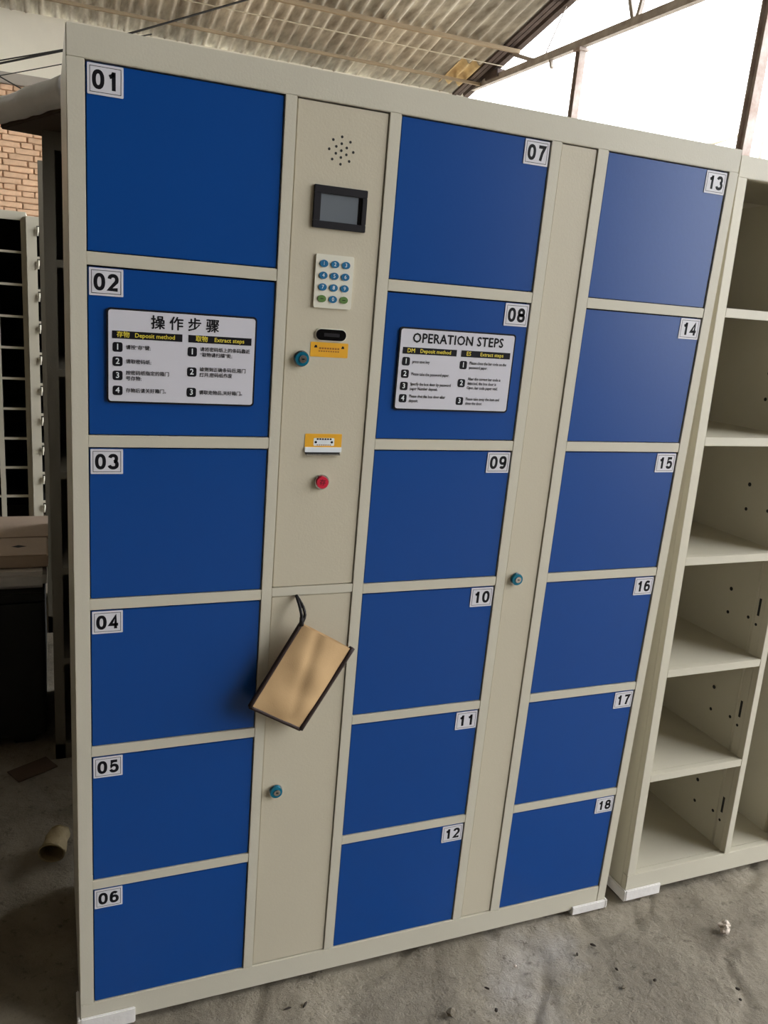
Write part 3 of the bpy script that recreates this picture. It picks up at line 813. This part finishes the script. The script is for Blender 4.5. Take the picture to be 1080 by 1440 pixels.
# ---------------- fabric pouch on a strap
def pouch():
    TL = Vector((0.365, 0, 0.853)); TR = Vector((0.472, 0, 0.787)); BL = Vector((0.275, 0, 0.695)); BR = Vector((0.378, 0, 0.629))
    t = thing('fabric_pouch', 'tan fabric pouch with dark brown binding hanging askew from a black strap', 'pouch', (0.360, -0.004, 0.905))
    O = Vector((0.360, -0.004, 0.905))
    nu, nv = 18, 26
    def pos(u, v, side):
        p = TL.lerp(TR, u).lerp(BL.lerp(BR, u), v)
        e = (1 - abs(2 * u - 1) ** 2.6) * (1 - max(0, 2 * v - 1) ** 3)
        bul = 0.0085 * e + 0.004 * e * math.sin(3.1 * u + 1.5) * math.cos(5.0 * v)
        bul += 0.0035 * e * noise.noise(Vector((u * 3, v * 4, 1)))
        # soft dent from the strap corner down the middle, fold in the lower right corner
        bul -= 0.005 * math.exp(-((u - 0.30 - 0.45 * v) / 0.10) ** 2) * e * (1 - v * .6)
        bul -= 0.006 * math.exp(-((u + v - 1.75) / 0.07) ** 2) * e
        base = -0.030 + 0.010 * (u) - 0.004 * v
        y = base - bul if side < 0 else base + 0.004 + 0.5 * bul
        return Vector((p.x, y, p.z)) - O
    for side, nm in ((-1, 'front_sheet'), (1, 'back_sheet')):
        vs = [pos(i / nu, j / nv, side) for j in range(nv + 1) for i in range(nu + 1)]
        fs = [(j * (nu + 1) + i, (j + 1) * (nu + 1) + i, (j + 1) * (nu + 1) + i + 1, j * (nu + 1) + i + 1) for j in range(nv) for i in range(nu)]
        if side > 0: fs = [f[::-1] for f in fs]
        MB().add(vs, fs, 'tan_fabric', True).build(nm, t)
    def edge(fn, n):
        return [(pos(*fn(i / n), -1) + pos(*fn(i / n), 1)) / 2 for i in range(n + 1)]
    def strip(pts, r):
        b = MB(); b.tube(pts, r, 'binding', 8); return b
    strip(edge(lambda q: (0.0, q), 14), 0.0046).build('binding', t)
    strip(edge(lambda q: (1.0, q * 1.015 - 0.015), 14), 0.0060).build('binding', t)
    strip(edge(lambda q: (q, 1.0), 12), 0.0042).build('binding', t)
    # strap: doubled ribbon out of the door gap
    s = MB()
    a = Vector((0.361, 0.0005, 0.8965)) - O; c = pos(0.0, 0.0, -1)
    for off in (-0.0035, 0.0035):
        pts = []
        for i in range(9):
            q = i / 8
            p = a.lerp(c, q); p.x += off * math.sin(math.pi * q) + 0.004 * math.sin(math.pi * q); p.y -= 0.012 * math.sin(math.pi * q)
            pts.append(p)
        s.tube(pts, 0.0031, 'strap_black', 6)
    s.tube([c + Vector((0, 0, 0.012)), c + Vector((0, 0, -0.004))], 0.0045, 'strap_black', 8)
    s.build('strap', t)
pouch()

# ---------------- litter on the floor
def lump(name, label, cat, loc, size, m, seed, sub=2, rough=0.35, rot=0.0, group=None):
    bm = bmesh.new(); bmesh.ops.create_icosphere(bm, subdivisions=sub, radius=1.0)
    for v in bm.verts:
        k = 1 + rough * noise.noise(v.co * 1.6 + Vector((seed, 0, 0))) + 0.5 * rough * noise.noise(v.co * 4 + Vector((0, seed, 0)))
        v.co = Vector((v.co.x * size[0] * k, v.co.y * size[1] * k, v.co.z * size[2] * k))
    mn = min(v.co.z for v in bm.verts)
    for v in bm.verts: v.co.z -= mn + 0.002
    bm.verts.index_update()
    o = MB().add([v.co for v in bm.verts], [[v.index for v in f.verts] for f in bm.faces], m).build(name)
    bm.free(); o.location = loc; o.rotation_euler = (0, 0, rot)
    return tag(o, label, cat, group)

lump('crumpled_paper', 'small crumpled pale paper on the floor right of the cabinets', 'paper', (1.461, -0.159, 0), (0.015, 0.012, 0.014), 'paper_white', 3.1, 3, 0.6)
for i, (x, y, sx, sy, sz, rz, m, lb) in enumerate([
    (0.415, -0.064, 0.009, 0.003, 0.003, 0.8, 'chip_dark', 'dark splinter on the floor below the left panel column'),
    (0.377, -0.062, 0.010, 0.002, 0.002, 0.1, 'chip_dark', 'thin dark splinter left of a thicker splinter by the bottom rail'),
    (0.701, -0.175, 0.012, 0.009, 0.008, 0.5, 'pebble_grey', 'brownish stone at the bottom edge of the picture'),
    (0.807, -0.139, 0.007, 0.003, 0.003, 2.2, 'chip_dark', 'dark chip on the floor in front of door twelve'),
    (0.799, -0.196, 0.006, 0.004, 0.004, 1.0, 'chip_dark', 'small dark chip near the bottom edge right of the brownish stone'),
    (1.114, -0.102, 0.008, 0.003, 0.003, 2.4, 'chip_dark', 'dark chip on the floor in front of the right foam corner'),
    (1.060, -0.115, 0.004, 0.003, 0.003, 1.0, 'chip_dark', 'tiny dark crumb left of the chip by the foam corner'),
    (1.124, -0.179, 0.005, 0.003, 0.003, 2.0, 'chip_dark', 'small dark crumb in the middle of the bare floor'),
    (1.362, -0.308, 0.006, 0.004, 0.003, 2.4, 'chip_dark', 'dark crumb on the pale patch in the lower right corner'),
    (1.345, -0.333, 0.004, 0.003, 0.003, 2.4, 'chip_dark', 'lower tiny crumb on the pale patch in the lower right corner'),
    (1.107, -0.227, 0.008, 0.005, 0.004, 0.4, 'pebble_grey', 'pale grit lump on the bare floor near the bottom edge'),
    (1.190, -0.232, 0.005, 0.004, 0.003, 0.4, 'chip_dark', 'dark speck of grit between the crumb and the lower right patch'),
    (0.899, -0.105, 0.004, 0.004, 0.003, 0.4, 'paper_white', 'tiny white scrap on the floor below the narrow beige panel'),
]):
    lump('pebble' if m == 'pebble_grey' else ('paper_scrap' if m == 'paper_white' else 'wood_chip'), lb, 'stone' if m == 'pebble_grey' else ('paper' if m == 'paper_white' else 'wood chip'), (x, y, 0), (sx, sy, sz), m, i * 1.7, 1, 0.55, rz, 'litter on the bare concrete floor')

# crumpled paper cup in the shade left of the lockers
def cup():
    t = thing('paper_cup', 'crushed pale paper cup lying in the shade left of the lockers', 'cup', (-0.075, 0.53, 0), (0, 0, math.radians(75)))
    n = 20; vs = []
    m = 9
    for j in range(m):
        q = j / (m - 1); x = 0.085 * q; r = 0.032 - 0.008 * q
        for k in range(n):
            a = 2 * math.pi * k / n
            rr = r * (1 + 0.22 * noise.noise(Vector((math.cos(a) * 1.5, math.sin(a) * 1.5, q * 3.0))))
            vs.append((x, rr * math.cos(a), 0.026 + 0.8 * rr * math.sin(a)))
    fs = [(j * n + k, (j + 1) * n + k, (j + 1) * n + (k + 1) % n, j * n + (k + 1) % n) for j in range(m - 1) for k in range(n)]
    fs.append([(m - 1) * n + k for k in range(n)])
    zmin = min(v[2] for v in vs); vs = [(a, b, c - zmin) for a, b, c in vs]
    MB().add(vs, fs, 'paper_old', True).build('cup_wall', t)
    MB().tube([(-0.001, 0.031 * math.cos(2 * math.pi * k / 24), 0.026 - zmin + 0.025 * math.sin(2 * math.pi * k / 24)) for k in range(25)], 0.0022, 'paper_old').build('rim', t)
cup()
o = MB().box(-0.06, 0.06, -0.035, 0.035, 0.0, 0.004, 'cardboard_dark', 0.001).build('cardboard_scrap')
o.location = (-0.125, 0.96, 0.0); o.rotation_euler = (0, 0, 0.5); tag(o, 'flat scrap of dull cardboard on the dark floor before the chest', 'scrap')
